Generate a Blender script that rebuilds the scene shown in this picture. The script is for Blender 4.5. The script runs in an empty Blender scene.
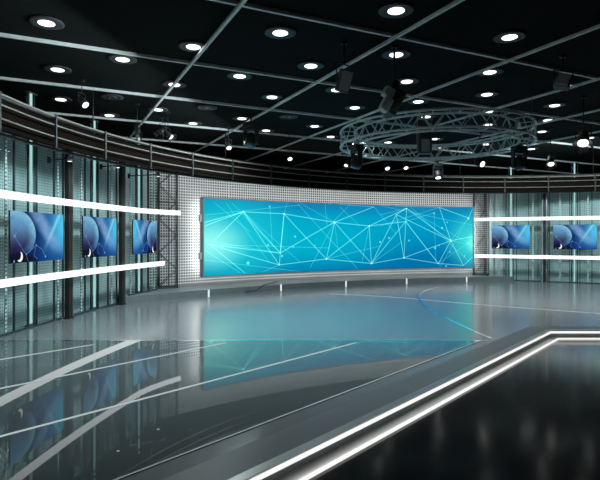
import bpy, math, random
from mathutils import Vector, Matrix
random.seed(7)
SC = bpy.context.scene
COL = SC.collection
R_ = math.radians

# ------------------------------------------------------------------ camera, world, exposure, lights
CAM_H, FPX, HY = 1.65, 520.0, 237.0
cd = bpy.data.cameras.new('camera'); cam = bpy.data.objects.new('camera', cd); COL.objects.link(cam)
cam.location = (0, 0, CAM_H); cam.rotation_euler = (R_(90), 0, 0)
cd.sensor_fit = 'HORIZONTAL'; cd.sensor_width = 36.0; cd.lens = FPX/600*36; cd.shift_y = -(240-HY)/600
cd.clip_start = 0.05; cd.clip_end = 200
SC.camera = cam
w = bpy.data.worlds.new('world'); SC.world = w; w.use_nodes = True
w.node_tree.nodes['Background'].inputs[0].default_value = (0.012, 0.016, 0.018, 1)
w.node_tree.nodes['Background'].inputs[1].default_value = 1.0
vs = SC.view_settings
vs.view_transform = 'Standard'; vs.look = 'None'; vs.exposure = 0.0; vs.gamma = 1.0; vs.use_curve_mapping = False

def lamp(kind, name, loc, aim, power, color=(1, 1, 1), size=0.1, size_y=None, angle=60, blend=0.6):
    l = bpy.data.lights.new(name, kind); l.energy = power; l.color = color
    if kind == 'AREA':
        l.shape = 'RECTANGLE'; l.size = size; l.size_y = size_y or size
    else:
        l.shadow_soft_size = size
    if kind == 'SPOT':
        l.spot_size = R_(angle); l.spot_blend = blend
    o = bpy.data.objects.new(name, l); COL.objects.link(o); o.location = loc
    d = Vector(aim)-Vector(loc)
    o.rotation_euler = d.to_track_quat('-Z', 'Y').to_euler()
    return o

COOL = (0.86, 0.97, 1.0); TEAL = (0.80, 0.97, 1.0); WARM = (0.95, 0.99, 1.0)
# unseen area lights added behind the curved truss to wash the perforated wall
def strip(c, r, a0, a1, n, z, r2, z2, power, wd, ht, name):
    for k in range(n):
        a = a0+(a1-a0)*(k+0.5)/n; ux, uy = math.cos(a), math.sin(a)
        lamp('AREA', name, (c[0]+r*ux, c[1]+r*uy, z), (c[0]+r2*ux, c[1]+r2*uy, z2), power, WARM, wd, ht)
strip((10.4, 0.33), 19.5, R_(135), R_(100.5), 5, 3.36, 20.8, 1.9, 10, 2.1, 0.1, 'added_wash')
# backlight strips around the video wall's rear edge
strip((10.4, 0.33), 20.05, R_(131.5), R_(101.3), 5, 0.62, 20.8, 0.30, 7, 2.0, 0.06, 'backlight_strip')
strip((10.4, 0.33), 20.05, R_(131.5), R_(101.3), 5, 2.72, 20.8, 3.05, 4, 2.0, 0.06, 'backlight_strip')
lamp('AREA', 'backlight_strip', (-2.95, 15.88, 1.65), (-3.35, 16.12, 1.65), 9, WARM, 0.06, 2.1)
lamp('AREA', 'backlight_strip', (6.7, 20.1, 1.65), (7.1, 20.9, 1.65), 24, WARM, 0.06, 2.1)
# long soft area lights added over the stage to brighten the glazed side sets
lamp('AREA', 'added_side_wash', (-2.2, 8.0, 4.1), (-4.95, 8.5, 1.4), 125, TEAL, 4.2, 0.3)
lamp('AREA', 'added_side_wash', (-1.6, 12.2, 4.1), (-4.35, 12.8, 1.4), 115, TEAL, 3.6, 0.3)
lamp('AREA', 'added_side_wash', (8.6, 15.3, 4.1), (10.0, 18.6, 1.4), 190, TEAL, 6.0, 0.3)
# downlights' light on the stage
for (x, y) in ((-1.5, 11.3), (1.2, 13.2), (3.6, 14.6), (6.6, 15.2), (8.4, 12.6), (0.3, 9.0), (-1.5, 7.0), (2.6, 7.6)):
    lamp('SPOT', 'stage_lamp', (x, y, 4.5), (x, y, 0), 310, COOL, 0.14, angle=112, blend=0.8)

# ------------------------------------------------------------------ materials
class NG:
    """tiny node-graph helper"""
    def __init__(s, name):
        s.m = bpy.data.materials.new(name); s.m.use_nodes = True
        s.t = s.m.node_tree; s.t.nodes.clear()
        s.out = s.t.nodes.new('ShaderNodeOutputMaterial')
    def n(s, typ, **kw):
        nd = s.t.nodes.new(typ)
        for k, v in kw.items(): setattr(nd, k, v)
        return nd
    def put(s, sock, v):
        if isinstance(v, bpy.types.NodeSocket): s.t.links.new(v, sock)
        elif isinstance(v, (tuple, list)) and len(v) == 3 and sock.type == 'RGBA': sock.default_value = (*v, 1)
        else: sock.default_value = v
    def math(s, op, a, b=0.0, c=0.0):
        nd = s.n('ShaderNodeMath', operation=op)
        s.put(nd.inputs[0], a); s.put(nd.inputs[1], b); s.put(nd.inputs[2], c)
        return nd.outputs[0]
    def mix(s, f, a, b):
        nd = s.n('ShaderNodeMix', data_type='RGBA')
        s.put(nd.inputs['Factor'], f); s.put(nd.inputs[6], a); s.put(nd.inputs[7], b)
        return nd.outputs[2]
    def uv(s):
        sep = s.n('ShaderNodeSeparateXYZ'); s.t.links.new(s.n('ShaderNodeUVMap').outputs[0], sep.inputs[0])
        return sep.outputs[0], sep.outputs[1]
    def noise(s, scale, detail=3, coord='Object', stretch=(1, 1, 1)):
        tc = s.n('ShaderNodeTexCoord'); mp = s.n('ShaderNodeMapping'); mp.inputs['Scale'].default_value = stretch
        s.t.links.new(tc.outputs[coord], mp.inputs[0])
        nz = s.n('ShaderNodeTexNoise'); nz.inputs['Scale'].default_value = scale; nz.inputs['Detail'].default_value = detail
        s.t.links.new(mp.outputs[0], nz.inputs['Vector'])
        return nz.outputs['Fac']
    def smooth(s, x, a, b):
        nd = s.n('ShaderNodeMapRange', interpolation_type='SMOOTHSTEP')
        s.put(nd.inputs[0], x); s.put(nd.inputs[1], a); s.put(nd.inputs[2], b)
        return nd.outputs[0]
    def pbr(s, base, rough=0.5, metal=0.0, emit=None, estr=0.0, spec=0.5, alpha=None):
        p = s.n('ShaderNodeBsdfPrincipled')
        s.put(p.inputs['Base Color'], base); s.put(p.inputs['Roughness'], rough); s.put(p.inputs['Metallic'], metal)
        p.inputs['Specular IOR Level'].default_value = spec
        if emit is not None:
            s.put(p.inputs['Emission Color'], emit); s.put(p.inputs['Emission Strength'], estr)
        if alpha is not None: s.put(p.inputs['Alpha'], alpha)
        s.t.links.new(p.outputs[0], s.out.inputs[0]); return p
    def emission(s, col, k):
        e = s.n('ShaderNodeEmission'); s.put(e.inputs[0], col); s.put(e.inputs[1], k)
        s.t.links.new(e.outputs[0], s.out.inputs[0])

def simple(name, base, rough=0.5, metal=0.0, var=0.25, scale=6, spec=0.5):
    g = NG(name); f = g.noise(scale)
    lo = tuple(c*(1-var) for c in base); hi = tuple(min(1, c*(1+var)) for c in base)
    g.pbr(g.mix(f, lo, hi), rough, metal, spec=spec); return g.m
def glow(name, col, k):
    g = NG(name); f = g.noise(2.0)
    g.emission(g.mix(f, tuple(c*0.97 for c in col), col), k); return g.m
def perforated(name, base, hole, period, half, rough=0.45, metal=0.0):
    g = NG(name); u, v = g.uv()
    a = g.math('ABSOLUTE', g.math('SUBTRACT', g.math('FRACT', g.math('DIVIDE', u, period)), 0.5))
    b = g.math('ABSOLUTE', g.math('SUBTRACT', g.math('FRACT', g.math('DIVIDE', v, period)), 0.5))
    h = g.math('LESS_THAN', g.math('MAXIMUM', a, b), half)
    f = g.noise(1.5)
    g.pbr(g.mix(h, g.mix(f, tuple(c*0.93 for c in base), base), hole), rough, metal); return g.m

M = {}
M['black'] = simple('matt_black', (0.012, 0.013, 0.014), 0.55)
M['ceiling'] = simple('ceiling_black', (0.006, 0.0072, 0.0076), 0.9, spec=0.1)
M['housing'] = simple('housing_black', (0.018, 0.020, 0.021), 0.42)
M['dark_grey'] = simple('dark_grey_metal', (0.085, 0.096, 0.10), 0.45)
M['trim'] = simple('downlight_trim', (0.03, 0.034, 0.035), 0.5)
M['light_grey'] = simple('light_grey_metal', (0.55, 0.60, 0.60), 0.45)
M['mid_grey'] = simple('mid_grey_metal', (0.26, 0.29, 0.29), 0.4)
M['rail'] = simple('ceiling_rail_metal', (0.78, 0.84, 0.82), 0.4)
M['alu'] = simple('truss_aluminium', (0.60, 0.76, 0.78), 0.35)
M['brown'] = simple('brown_fascia', (0.010, 0.0078, 0.0066), 1.0, spec=0.0)
M['tan'] = simple('tan_rail', (0.22, 0.20, 0.175), 0.35, 0.0)
M['column'] = simple('column_charcoal', (0.020, 0.0185, 0.017), 0.5, spec=0.3)
M['bronze'] = simple('column_edge', (0.25, 0.22, 0.19), 0.4, 0.3)
M['tower'] = simple('tower_steel', (0.07, 0.075, 0.075), 0.45, 0.2)
M['mullion'] = simple('mullion_dark', (0.025, 0.045, 0.05), 0.4)
M['silver'] = simple('silver_metal', (0.62, 0.63, 0.62), 0.28, 0.9, var=0.1)
M['polished'] = simple('polished_inlay', (0.85, 0.88, 0.88), 0.12, 1.0, var=0.05)
M['perf_white'] = perforated('perforated_white', (0.74, 0.75, 0.745), (0.03, 0.033, 0.033), 0.085, 0.30)
M['perf_teal'] = perforated('perforated_teal', (0.58, 0.67, 0.67), (0.12, 0.16, 0.165), 0.055, 0.2)
M['bar'] = glow('light_bar_white', (0.95, 1.0, 1.0), 1.75)
M['disc'] = glow('downlight_white', (1.0, 1.0, 0.97), 3.0)
M['lens'] = glow('lens_white', (1.0, 1.0, 0.96), 2.6)
M['lens_off'] = simple('lens_dark', (0.05, 0.06, 0.065), 0.15)
M['tube'] = glow('tube_cyan', (0.60, 0.98, 0.95), 0.75)
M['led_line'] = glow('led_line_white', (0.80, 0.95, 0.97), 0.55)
M['slit'] = glow('slit_white', (0.9, 1.0, 1.0), 1.0)
M['nose_led'] = glow('nosing_led', (1.0, 1.0, 0.98), 1.0)
M['step'] = simple('step_grey', (0.19, 0.225, 0.23), 0.35)
M['deck'] = simple('deck_grey', (0.16, 0.18, 0.187), 0.18, var=0.06, scale=1.5, spec=0.75)
M['border'] = simple('deck_border', (0.13, 0.135, 0.135), 0.32, var=0.06)
M['gloss'] = simple('gloss_panel', (0.095, 0.119, 0.121), 0.010, var=0.1, scale=1.2, spec=0.19)
M['lower'] = simple('lower_floor_black', (0.006, 0.007, 0.008), 0.13, spec=0.3)
g = NG('dotted_led'); u, v = g.uv()
a = g.math('ABSOLUTE', g.math('SUBTRACT', g.math('FRACT', g.math('DIVIDE', v, 0.07)), 0.5))
g.pbr(g.mix(g.math('LESS_THAN', a, 0.28), (0.14, 0.21, 0.21), (0.50, 0.64, 0.63)), 0.35,
      emit=(0.55, 0.9, 0.87), estr=g.math('MULTIPLY', g.math('LESS_THAN', a, 0.28), 0.10)); M['dots'] = g.m
g = NG('clear_glass')
tr = g.n('ShaderNodeBsdfTransparent'); tr.inputs[0].default_value = (0.91, 0.965, 0.965, 1)
gl = g.n('ShaderNodeBsdfGlossy'); gl.inputs['Roughness'].default_value = 0.04
fr = g.n('ShaderNodeFresnel'); fr.inputs[0].default_value = 1.22
mx = g.n('ShaderNodeMixShader')
geo = g.n('ShaderNodeNewGeometry'); g.t.links.new(g.math('MULTIPLY', fr.outputs[0], g.math('SUBTRACT', 1.0, geo.outputs['Backfacing'])), mx.inputs[0]); g.t.links.new(tr.outputs[0], mx.inputs[1]); g.t.links.new(gl.outputs[0], mx.inputs[2])
g.t.links.new(mx.outputs[0], g.out.inputs[0]); M['glass'] = g.m

# pictures on the screens (these surfaces are displays: they emit)
g = NG('video_wall_picture'); u, v = g.uv()
def ell(g, u, v, cu, cv, ru, rv):
    du = g.math('DIVIDE', g.math('SUBTRACT', u, cu), ru); dv = g.math('DIVIDE', g.math('SUBTRACT', v, cv), rv)
    return g.math('SQRT', g.math('ADD', g.math('MULTIPLY', du, du), g.math('MULTIPLY', dv, dv)))
c = g.mix(g.smooth(v, 0.0, 0.75), (0.0, 0.16, 0.40), (0.0, 0.33, 0.56))
c = g.mix(g.smooth(ell(g, u, v, 0.40, 0.45, 0.45, 0.65), 1.0, 0.0), c, (0.0, 0.45, 0.62))
c = g.mix(g.smooth(v, 0.78, 1.0), c, (0.005, 0.23, 0.47))
c = g.mix(g.smooth(ell(g, u, v, 0.08, 0.45, 0.30, 0.95), 1.0, 0.0), c, (0.01, 0.60, 0.70))
c = g.mix(g.smooth(ell(g, u, v, 0.02, 0.42, 0.15, 0.42), 1.0, 0.0), c, (0.27, 1.0, 0.93))
c = g.mix(g.smooth(ell(g, u, v, 1.0, 0.42, 0.13, 0.60), 1.0, 0.0), c, (0.05, 0.75, 0.74))
c = g.mix(g.smooth(ell(g, u, v, 1.0, 0.40, 0.035, 0.22), 1.0, 0.0), c, (0.20, 1.0, 0.88))
g.emission(c, 1.0); M['wall_picture'] = g.m
def overlay(name, col):
    g = NG(name); e = g.n('ShaderNodeEmission'); f = g.noise(2.0)
    g.put(e.inputs[0], g.mix(f, tuple(q*0.9 for q in col), col)); t = g.n('ShaderNodeBsdfTransparent'); a = g.n('ShaderNodeAddShader')
    g.t.links.new(e.outputs[0], a.inputs[0]); g.t.links.new(t.outputs[0], a.inputs[1]); g.t.links.new(a.outputs[0], g.out.inputs[0]); return g.m
M['net'] = overlay('network_line', (0.13, 0.46, 0.34)); M['net_faint'] = overlay('network_line_faint', (0.045, 0.22, 0.17))

g = NG('monitor_picture'); u, v = g.uv()
nz = g.noise(9.0, 4, 'UV', (1, 1, 1))
c = g.mix(g.smooth(u, 0.38, 1.0), (0.004, 0.022, 0.13), (0.04, 0.28, 0.62))
c = g.mix(g.math('MULTIPLY', g.smooth(v, 0.45, 0.0), 0.75), c, (0.006, 0.035, 0.19))
diag = g.math('ADD', u, g.math('MULTIPLY', v, 0.55))
band = g.math('MULTIPLY', g.smooth(g.math('ABSOLUTE', g.math('SUBTRACT', diag, 1.0)), 0.20, 0.02), g.smooth(v, 0.05, 0.5))
c = g.mix(g.math('MULTIPLY', band, g.math('ADD', 0.25, g.math('MULTIPLY', nz, 0.75))), c, (0.24, 0.45, 0.74))
diag2 = g.math('SUBTRACT', u, g.math('MULTIPLY', v, 0.42))
beam = g.math('MULTIPLY', g.smooth(g.math('ABSOLUTE', g.math('SUBTRACT', diag2, 0.50)), 0.06, 0.0), g.smooth(u, 0.55, 0.9))
c = g.mix(g.math('MULTIPLY', beam, 0.75), c, (0.35, 0.80, 0.92))
c = g.mix(g.math('MULTIPLY', g.smooth(ell(g, u, v, 1.0, 0.72, 0.32, 0.6), 1.0, 0.0), 0.8), c, (0.10, 0.62, 0.86))
pl = ell(g, u, v, 0.09, 0.54, 0.345, 0.485)
pc = g.mix(g.smooth(v, 0.25, 0.9), (0.022, 0.014, 0.07), (0.13, 0.33, 0.56))
pc = g.mix(g.smooth(pl, 0.55, 1.0), pc, g.mix(g.smooth(v, 0.1, 0.7), (0.012, 0.06, 0.26), (0.22, 0.52, 0.70)))
pc = g.mix(g.math('MULTIPLY', g.smooth(nz, 0.5, 0.7), 0.35), pc, (0.05, 0.10, 0.30))
c = g.mix(g.smooth(pl, 1.02, 0.97), c, pc)
c = g.mix(g.smooth(ell(g, u, v, 0.10, 0.0, 0.45, 0.30), 1.05, 0.5), c, (0.006, 0.008, 0.02))
cr = g.math('MULTIPLY', g.math('LESS_THAN', ell(g, u, v, 0.155, 0.115, 0.05, 0.10), 1.0), g.math('GREATER_THAN', ell(g, u, v, 0.125, 0.15, 0.05, 0.10), 1.0))
c = g.mix(cr, c, (0.95, 0.95, 1.0))
g.emission(c, 1.0); M['mon_picture'] = g.m
M['mon_line'] = glow('monitor_line', (0.22, 0.38, 0.70), 0.8)

# ------------------------------------------------------------------ mesh helpers
class MB:
    def __init__(s): s.v = []; s.f = []; s.uv = []; s.mi = []; s.sm = []
    def face(s, idx, uv=None, mi=0, smooth=False):
        s.f.append(tuple(idx)); s.uv.append(uv or [(0, 0)]*len(idx)); s.mi.append(mi); s.sm.append(smooth)
    def quad(s, a, b, c, d, uv=None, mi=0):
        i = len(s.v); s.v += [Vector(p) for p in (a, b, c, d)]; s.face((i, i+1, i+2, i+3), uv, mi)
    def box(s, c, size, mat=None, mi=0, bevel=0.0):
        hx, hy, hz = (d/2 for d in size); c = Vector(c); M3 = mat or Matrix.Identity(3)
        i = len(s.v)
        if bevel <= 0:
            for sx, sy, sz in ((-1,-1,-1),(1,-1,-1),(1,1,-1),(-1,1,-1),(-1,-1,1),(1,-1,1),(1,1,1),(-1,1,1)):
                s.v.append(c+M3 @ Vector((sx*hx, sy*hy, sz*hz)))
            for q in ((3,2,1,0),(4,5,6,7),(0,1,5,4),(1,2,6,5),(2,3,7,6),(3,0,4,7)):
                s.face([i+k for k in q], mi=mi)
        else:
            b = bevel; prof = [(-hx+b,-hy),(hx-b,-hy),(hx,-hy+b),(hx,hy-b),(hx-b,hy),(-hx+b,hy),(-hx,hy-b),(-hx,-hy+b)]
            def ring(z, k):
                for (x, y) in prof: s.v.append(c+M3 @ Vector((x*k[0], y*k[1], z)))
            kx, ky = (hx-b)/hx, (hy-b)/hy
            ring(-hz, (kx, ky)); ring(-hz+b, (1, 1)); ring(hz-b, (1, 1)); ring(hz, (kx, ky))
            for r in range(3):
                for k in range(8):
                    s.face((i+8*r+k, i+8*r+(k+1) % 8, i+8*r+8+(k+1) % 8, i+8*r+8+k), mi=mi)
            s.face([i+k for k in range(7, -1, -1)], mi=mi); s.face([i+24+k for k in range(8)], mi=mi)
    def tube(s, path, r, n=8, closed=False, mi=0, cap=True):
        path = [Vector(p) for p in path]; m = len(path); i0 = len(s.v)
        prev = None
        for k, p in enumerate(path):
            if closed: t = (path[(k+1) % m]-path[k-1]).normalized()
            else: t = (path[min(k+1, m-1)]-path[max(k-1, 0)]).normalized()
            up = Vector((0, 0, 1)) if abs(t.z) < 0.95 else Vector((1, 0, 0))
            if prev is not None and abs(t.z) >= 0.95: up = prev
            x = t.cross(up).normalized(); y = x.cross(t).normalized()
            for j in range(n):
                a = 2*math.pi*j/n
                s.v.append(p+r*(math.cos(a)*x+math.sin(a)*y))
        for k in range(m if closed else m-1):
            a, b = i0+k*n, i0+((k+1) % m)*n
            for j in range(n):
                s.face((a+j, a+(j+1) % n, b+(j+1) % n, b+j), mi=mi, smooth=True)
        if cap and not closed:
            s.face([i0+j for j in range(n-1, -1, -1)], mi=mi); s.face([i0+(m-1)*n+j for j in range(n)], mi=mi)
    def lathe(s, prof, c=(0, 0, 0), mat=None, n=20, mi=0):
        c = Vector(c); M3 = mat or Matrix.Identity(3); i0 = len(s.v)
        for (r, z) in prof:
            for j in range(n):
                a = 2*math.pi*j/n; s.v.append(c+M3 @ Vector((r*math.cos(a), r*math.sin(a), z)))
        for k in range(len(prof)-1):
            for j in range(n):
                s.face((i0+k*n+j, i0+k*n+(j+1) % n, i0+(k+1)*n+(j+1) % n, i0+(k+1)*n+j), mi=mi, smooth=True)
        s.face([i0+j for j in range(n-1, -1, -1)], mi=mi)
        s.face([i0+(len(prof)-1)*n+j for j in range(n)], mi=mi)
    def prism(s, poly, z0, z1, mi=0, mi_side=None):
        i = len(s.v); n = len(poly); ms = mi if mi_side is None else mi_side
        s.v += [Vector((x, y, z0)) for x, y in poly]+[Vector((x, y, z1)) for x, y in poly]
        s.face([i+k for k in range(n-1, -1, -1)], mi=mi); s.face([i+n+k for k in range(n)], mi=mi)
        for k in range(n):
            s.face((i+k, i+(k+1) % n, i+n+(k+1) % n, i+n+k), mi=ms)
    def sweep(s, path, w, z0, z1, mi=0):
        """a flat strip of width w along a 2-D path, from z0 to z1; UV in metres on its sides"""
        P = [Vector((p[0], p[1])) for p in path]; m = len(P); i = len(s.v); L = 0; Ls = []
        for k in range(m):
            t = (P[min(k+1, m-1)]-P[max(k-1, 0)]).normalized(); nn = Vector((-t.y, t.x))*w/2
            if k: L += (P[k]-P[k-1]).length
            Ls.append(L)
            for q, z in ((P[k]-nn, z0), (P[k]+nn, z0), (P[k]+nn, z1), (P[k]-nn, z1)):
                s.v.append(Vector((q.x, q.y, z)))
        for k in range(m-1):
            a, b = i+4*k, i+4*k+4; u0, u1 = Ls[k], Ls[k+1]
            s.face((a, b, b+3, a+3), [(u0, z0), (u1, z0), (u1, z1), (u0, z1)], mi)
            s.face((a+1, a+2, b+2, b+1), [(u0, z0), (u0, z1), (u1, z1), (u1, z0)], mi)
            s.face((a+3, b+3, b+2, a+2), [(u0, 0), (u1, 0), (u1, w), (u0, w)], mi)
            s.face((a, a+1, b+1, b), [(u0, 0), (u0, w), (u1, w), (u1, 0)], mi)
        s.face((i, i+3, i+2, i+1), mi=mi); e = i+4*(m-1); s.face((e, e+1, e+2, e+3), mi=mi)
    def build(s, name, mats, parent=None, origin=None):
        """link as ONE mesh object; vertices are world coordinates; the object's origin sits at its parent's (or `origin`)"""
        me = bpy.data.meshes.new(name)
        if parent is not None: o0 = parent['_o']
        else: o0 = origin or (0, 0, 0)
        o0 = Vector(o0)
        me.from_pydata([tuple(v-o0) for v in s.v], [], s.f); me.update()
        if not isinstance(mats, (list, tuple)): mats = [mats]
        for m in mats: me.materials.append(m)
        ul = me.uv_layers.new(name='UVMap')
        k = 0
        for fi, p in enumerate(me.polygons):
            p.material_index = s.mi[fi]; p.use_smooth = s.sm[fi]
            for q in range(p.loop_total): ul.data[p.loop_start+q].uv = s.uv[fi][q]
        o = bpy.data.objects.new(name, me); COL.objects.link(o)
        if parent is not None: o.parent = parent
        else: o.location = o0
        o['_o'] = tuple(o0)
        return o

def tag(o, label=None, cat=None, group=None, kind=None):
    if label: o['label'] = label
    if cat: o['category'] = cat
    if group: o['group'] = group
    if kind: o['kind'] = kind
    return o
def thing(name, label, cat, loc, group=None):
    o = bpy.data.objects.new(name, None); COL.objects.link(o); o.location = loc; o['_o'] = tuple(loc)
    o.empty_display_size = 0.1
    return tag(o, label, cat, group)
def copy_of(o, parent=None):
    c = o.copy(); COL.objects.link(c)
    if parent is not None: c.parent = parent
    for ch in [q for q in list(COL.objects) if q.parent == o]: copy_of(ch, c)
    return c
def at(px, py, Y): return Vector(((px-300)/FPX*Y, Y, CAM_H+(HY-py)/FPX*Y))
def fl(px, py):
    Y = FPX*CAM_H/(py-HY); return ((px-300)/FPX*Y, Y)
def rotz(a): return Matrix.Rotation(a, 3, 'Z')

# plan curves of the set
LC, LR = Vector((25.2, 7.08)), 29.88            # left light bars
BC, BR = Vector((10.4, 0.33)), 19.80            # video wall
TC, TR = Vector((6.675, 7.326)), 11.10          # curved lighting truss
WR = 20.80                                      # perforated back wall
ST = 0.16                                       # step height
def lp(Y, r=LR): return Vector((LC.x-math.sqrt(r*r-(Y-LC.y)**2), Y))
def lpath(y0, y1, r=LR, n=16): return [lp(y0+(y1-y0)*k/n, r) for k in range(n+1)]
def lpx(px, r=LR):
    y0, y1 = 5.0, 16.5
    for _ in range(50):
        ym = (y0+y1)/2; p = lp(ym, r)
        if 300+FPX*p.x/p.y < px: y0 = ym
        else: y1 = ym
    return (y0+y1)/2
def bp(a, r=BR): return Vector((BC.x+r*math.cos(a), BC.y+r*math.sin(a)))
def bx(X, r=BR): return math.acos((X-BC.x)/r)
def barc(a0, a1, r, n=40): return [bp(a0+(a1-a0)*k/n, r) for k in range(n+1)]
RA, RD = Vector((6.76, 20.03)), Vector((3.5, -1.93)).normalized(); RN = Vector((-RD.y, RD.x))
def rp(t, off=0.0): return RA+RD*t+RN*off
def rpx(px, off=0.0):
    t0, t1 = -1.0, 8.0
    for _ in range(50):
        tm = (t0+t1)/2; p = rp(tm, off)
        if 300+FPX*p.x/p.y < px: t0 = tm
        else: t1 = tm
    return (t0+t1)/2

# ------------------------------------------------------------------ the room
CEIL = CAM_H+3.0
m = MB(); m.box((3, 10, -0.18), (26, 32, 0.1)); tag(m.build('floor', M['lower']), kind='structure')
m = MB(); m.box((3, 10, CEIL+0.05), (26, 32, 0.1)); tag(m.build('ceiling', M['ceiling']), kind='structure')
for nm, c, s in (('wall_back', (3, 25, 2.2), (26, .2, 4.9)), ('wall_left', (-9.9, 10, 2.2), (.2, 30, 4.9)),
                 ('wall_right', (15.9, 10, 2.2), (.2, 30, 4.9)), ('wall_front', (3, -5.9, 2.2), (26, .2, 4.9))):
    m = MB(); m.box(c, s); tag(m.build(nm, M['ceiling']), kind='structure')

# ------------------------------------------------------------------ stage platform
NC = Vector(fl(548, 330)); ND = Vector((-0.648, -0.762)).normalized(); NE = NC+ND*13.5
stage = thing('stage_platform', 'wide glossy grey stage floor with silver stepped edge and white inlaid lines', 'stage', (2, 12, 0))
m = MB()
m.prism([(NE.x, NE.y), (NC.x, NC.y), (14.5, NC.y), (14.5, 23.5), (-8.5, 23.5), (-8.5, NE.y)], -0.13, 0.0)
m.build('deck', M['deck'], stage)
Y0 = fl(0, 341)[1]
D0 = Vector(fl(481, 340.5)); D1 = Vector(fl(370, 383)); DD = (D1-D0).normalized(); D2 = D0+DD*11.2
m = MB(); m.prism([(D2.x, D2.y), (D0.x, Y0), (-4.9, Y0), (-4.9, D2.y)], 0.0005, 0.004)
tag(m.build('gloss_panel', M['gloss'], stage), 'mirror-like dark panel in the near stage floor')
# border along the nosing
off = Vector((-ND.y, ND.x)); off = off if off.x < 0 else -off
def nose_path(d, ext=13.4):
    nx = Vector((0, 1))                                   # inside normal of the level edge
    a = NC+off*d; t = (NC.y+d-a.y)/(-ND.y); corner = a-ND*t*1.0
    return [Vector((a.x+ND.x*ext, a.y+ND.y*ext)), corner, Vector((14.4, NC.y+d))]
m = MB(); m.sweep(nose_path(0.20), 0.36, 0.0005, 0.003); m.build('edge_border', M['border'], stage)
m = MB(); P = nose_path(-0.012)
m.sweep(P, 0.09, -0.012, 0.006); m.build('edge_trim', M['silver'], stage)
m = MB(); m.sweep(nose_path(-0.05), 0.014, -0.050, -0.010); tag(m.build('edge_light', M['nose_led'], stage), 'upper white light line along the stage edge')
m = MB(); m.sweep(nose_path(-0.015), 0.03, -0.130, -0.012); m.build('riser', M['mid_grey'], stage)
m = MB(); m.sweep(nose_path(-0.10), 0.16, -0.1295, -0.118); m.build('toe_trim', M['silver'], stage)
m = MB(); m.sweep(nose_path(-0.19), 0.022, -0.1295, -0.104); tag(m.build('edge_light', M['nose_led'], stage), 'lower white light line along the stage edge')
def inlay(a, b, wd, mat, ext0=0.0):
    A, B = Vector(fl(*a)), Vector(fl(*b)); A = A+(A-B).normalized()*ext0
    m = MB(); m.sweep([A, B], wd, 0.0045, 0.0065); return m.build('inlay_line', mat, stage)
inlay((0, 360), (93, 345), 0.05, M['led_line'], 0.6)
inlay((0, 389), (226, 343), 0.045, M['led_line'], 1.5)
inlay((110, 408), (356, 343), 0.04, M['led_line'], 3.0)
m = MB(); m.sweep([D2, D0], 0.022, 0.0045, 0.0065); m.build('inlay_line', M['light_grey'], stage)
m = MB(); m.sweep([(-4.9, Y0+0.03), (D0.x+0.12, Y0+0.03)], 0.05, 0.0008, 0.005); m.build('inlay_line', M['polished'], stage)
def smooth_path(pts, n=6):
    out = []
    for k in range(len(pts)-1):
        p0, p1, p2, p3 = (Vector(pts[max(0, min(len(pts)-1, k+j))]) for j in (-1, 0, 1, 2))
        for q in range(n):
            t = q/n
            out.append(0.5*((2*p1)+(p2-p0)*t+(2*p0-5*p1+4*p2-p3)*t*t+(3*p1-p0-3*p2+p3)*t**3))
    return out+[Vector(pts[-1])]
m = MB(); m.sweep(smooth_path([fl(*p) for p in ((440, 287), (430, 289.2), (422, 292.6), (419, 297), (422, 303), (432, 311), (450, 320), (470, 329.5), (491, 338.6))]), 0.06, 0.0008, 0.005)
tag(m.build('curved_inlay', M['polished'], stage), 'hooked curve of bright metal set in the floor')
m = MB(); m.sweep(smooth_path([fl(*p) for p in ((330, 294), (383, 296.5), (437, 301), (490, 305.5), (545, 309.6), (620, 315))]), 0.05, 0.0007, 0.003)
m.build('curved_inlay', M['led_line'], stage)
m = MB(); m.sweep(barc(bx(-1.4, 18.1), bx(1.4, 18.1), 18.1, 16), 0.04, 0.0007, 0.003); m.build('curved_inlay', M['mullion'], stage)

# ------------------------------------------------------------------ curved step below the video wall
A0, A1 = bx(-4.42, 19.35), bx(7.95, 19.35)
step = thing('curved_step', 'low curved grey step running below the perforated wall', 'step', (2, 17.5, 0))
m = MB(); fr_ = barc(A0, A1, 19.35, 50); bk = barc(bx(-5.1, 21.0), bx(6.75, 21.0), 21.0, 50)+[rp(0.12, .28), rp(1.35, .28)]
m.prism([tuple(p) for p in reversed(fr_)]+[tuple(p) for p in bk], 0.0005, ST); m.build('step_body', M['step'], step)
m = MB(); m.sweep(barc(A0, A1, 19.36, 50), 0.03, ST, ST+0.008); m.build('step_edge', M['mid_grey'], step)
for px, lab in ((208.7, 'first from the left'), (281, 'second from the left'), (346, 'third, in the middle'), (406.7, 'fourth from the left'), (466.7, 'last on the right')):
    lo, hi = bx(-4, 18.9), bx(8, 18.9)
    for _ in range(50):
        mid = (lo+hi)/2; p = bp(mid, 18.9)
        if 300+FPX*p.x/p.y < px: lo = mid
        else: hi = mid
    p = bp(lo, 18.9)
    t = thing('floor_light', 'slim white upright floor light before the curved step, '+lab, 'light', (p.x, p.y, 0), 'slim floor lights before the step')
    m = MB(); m.box((p.x, p.y, 0.118), (0.03, 0.034, 0.20), rotz(lo)); m.build('light_strip', M['slit'], t)
    m = MB(); m.box((p.x, p.y, 0.011), (0.08, 0.08, 0.014), rotz(lo)); m.build('base', M['mid_grey'], t)

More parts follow.
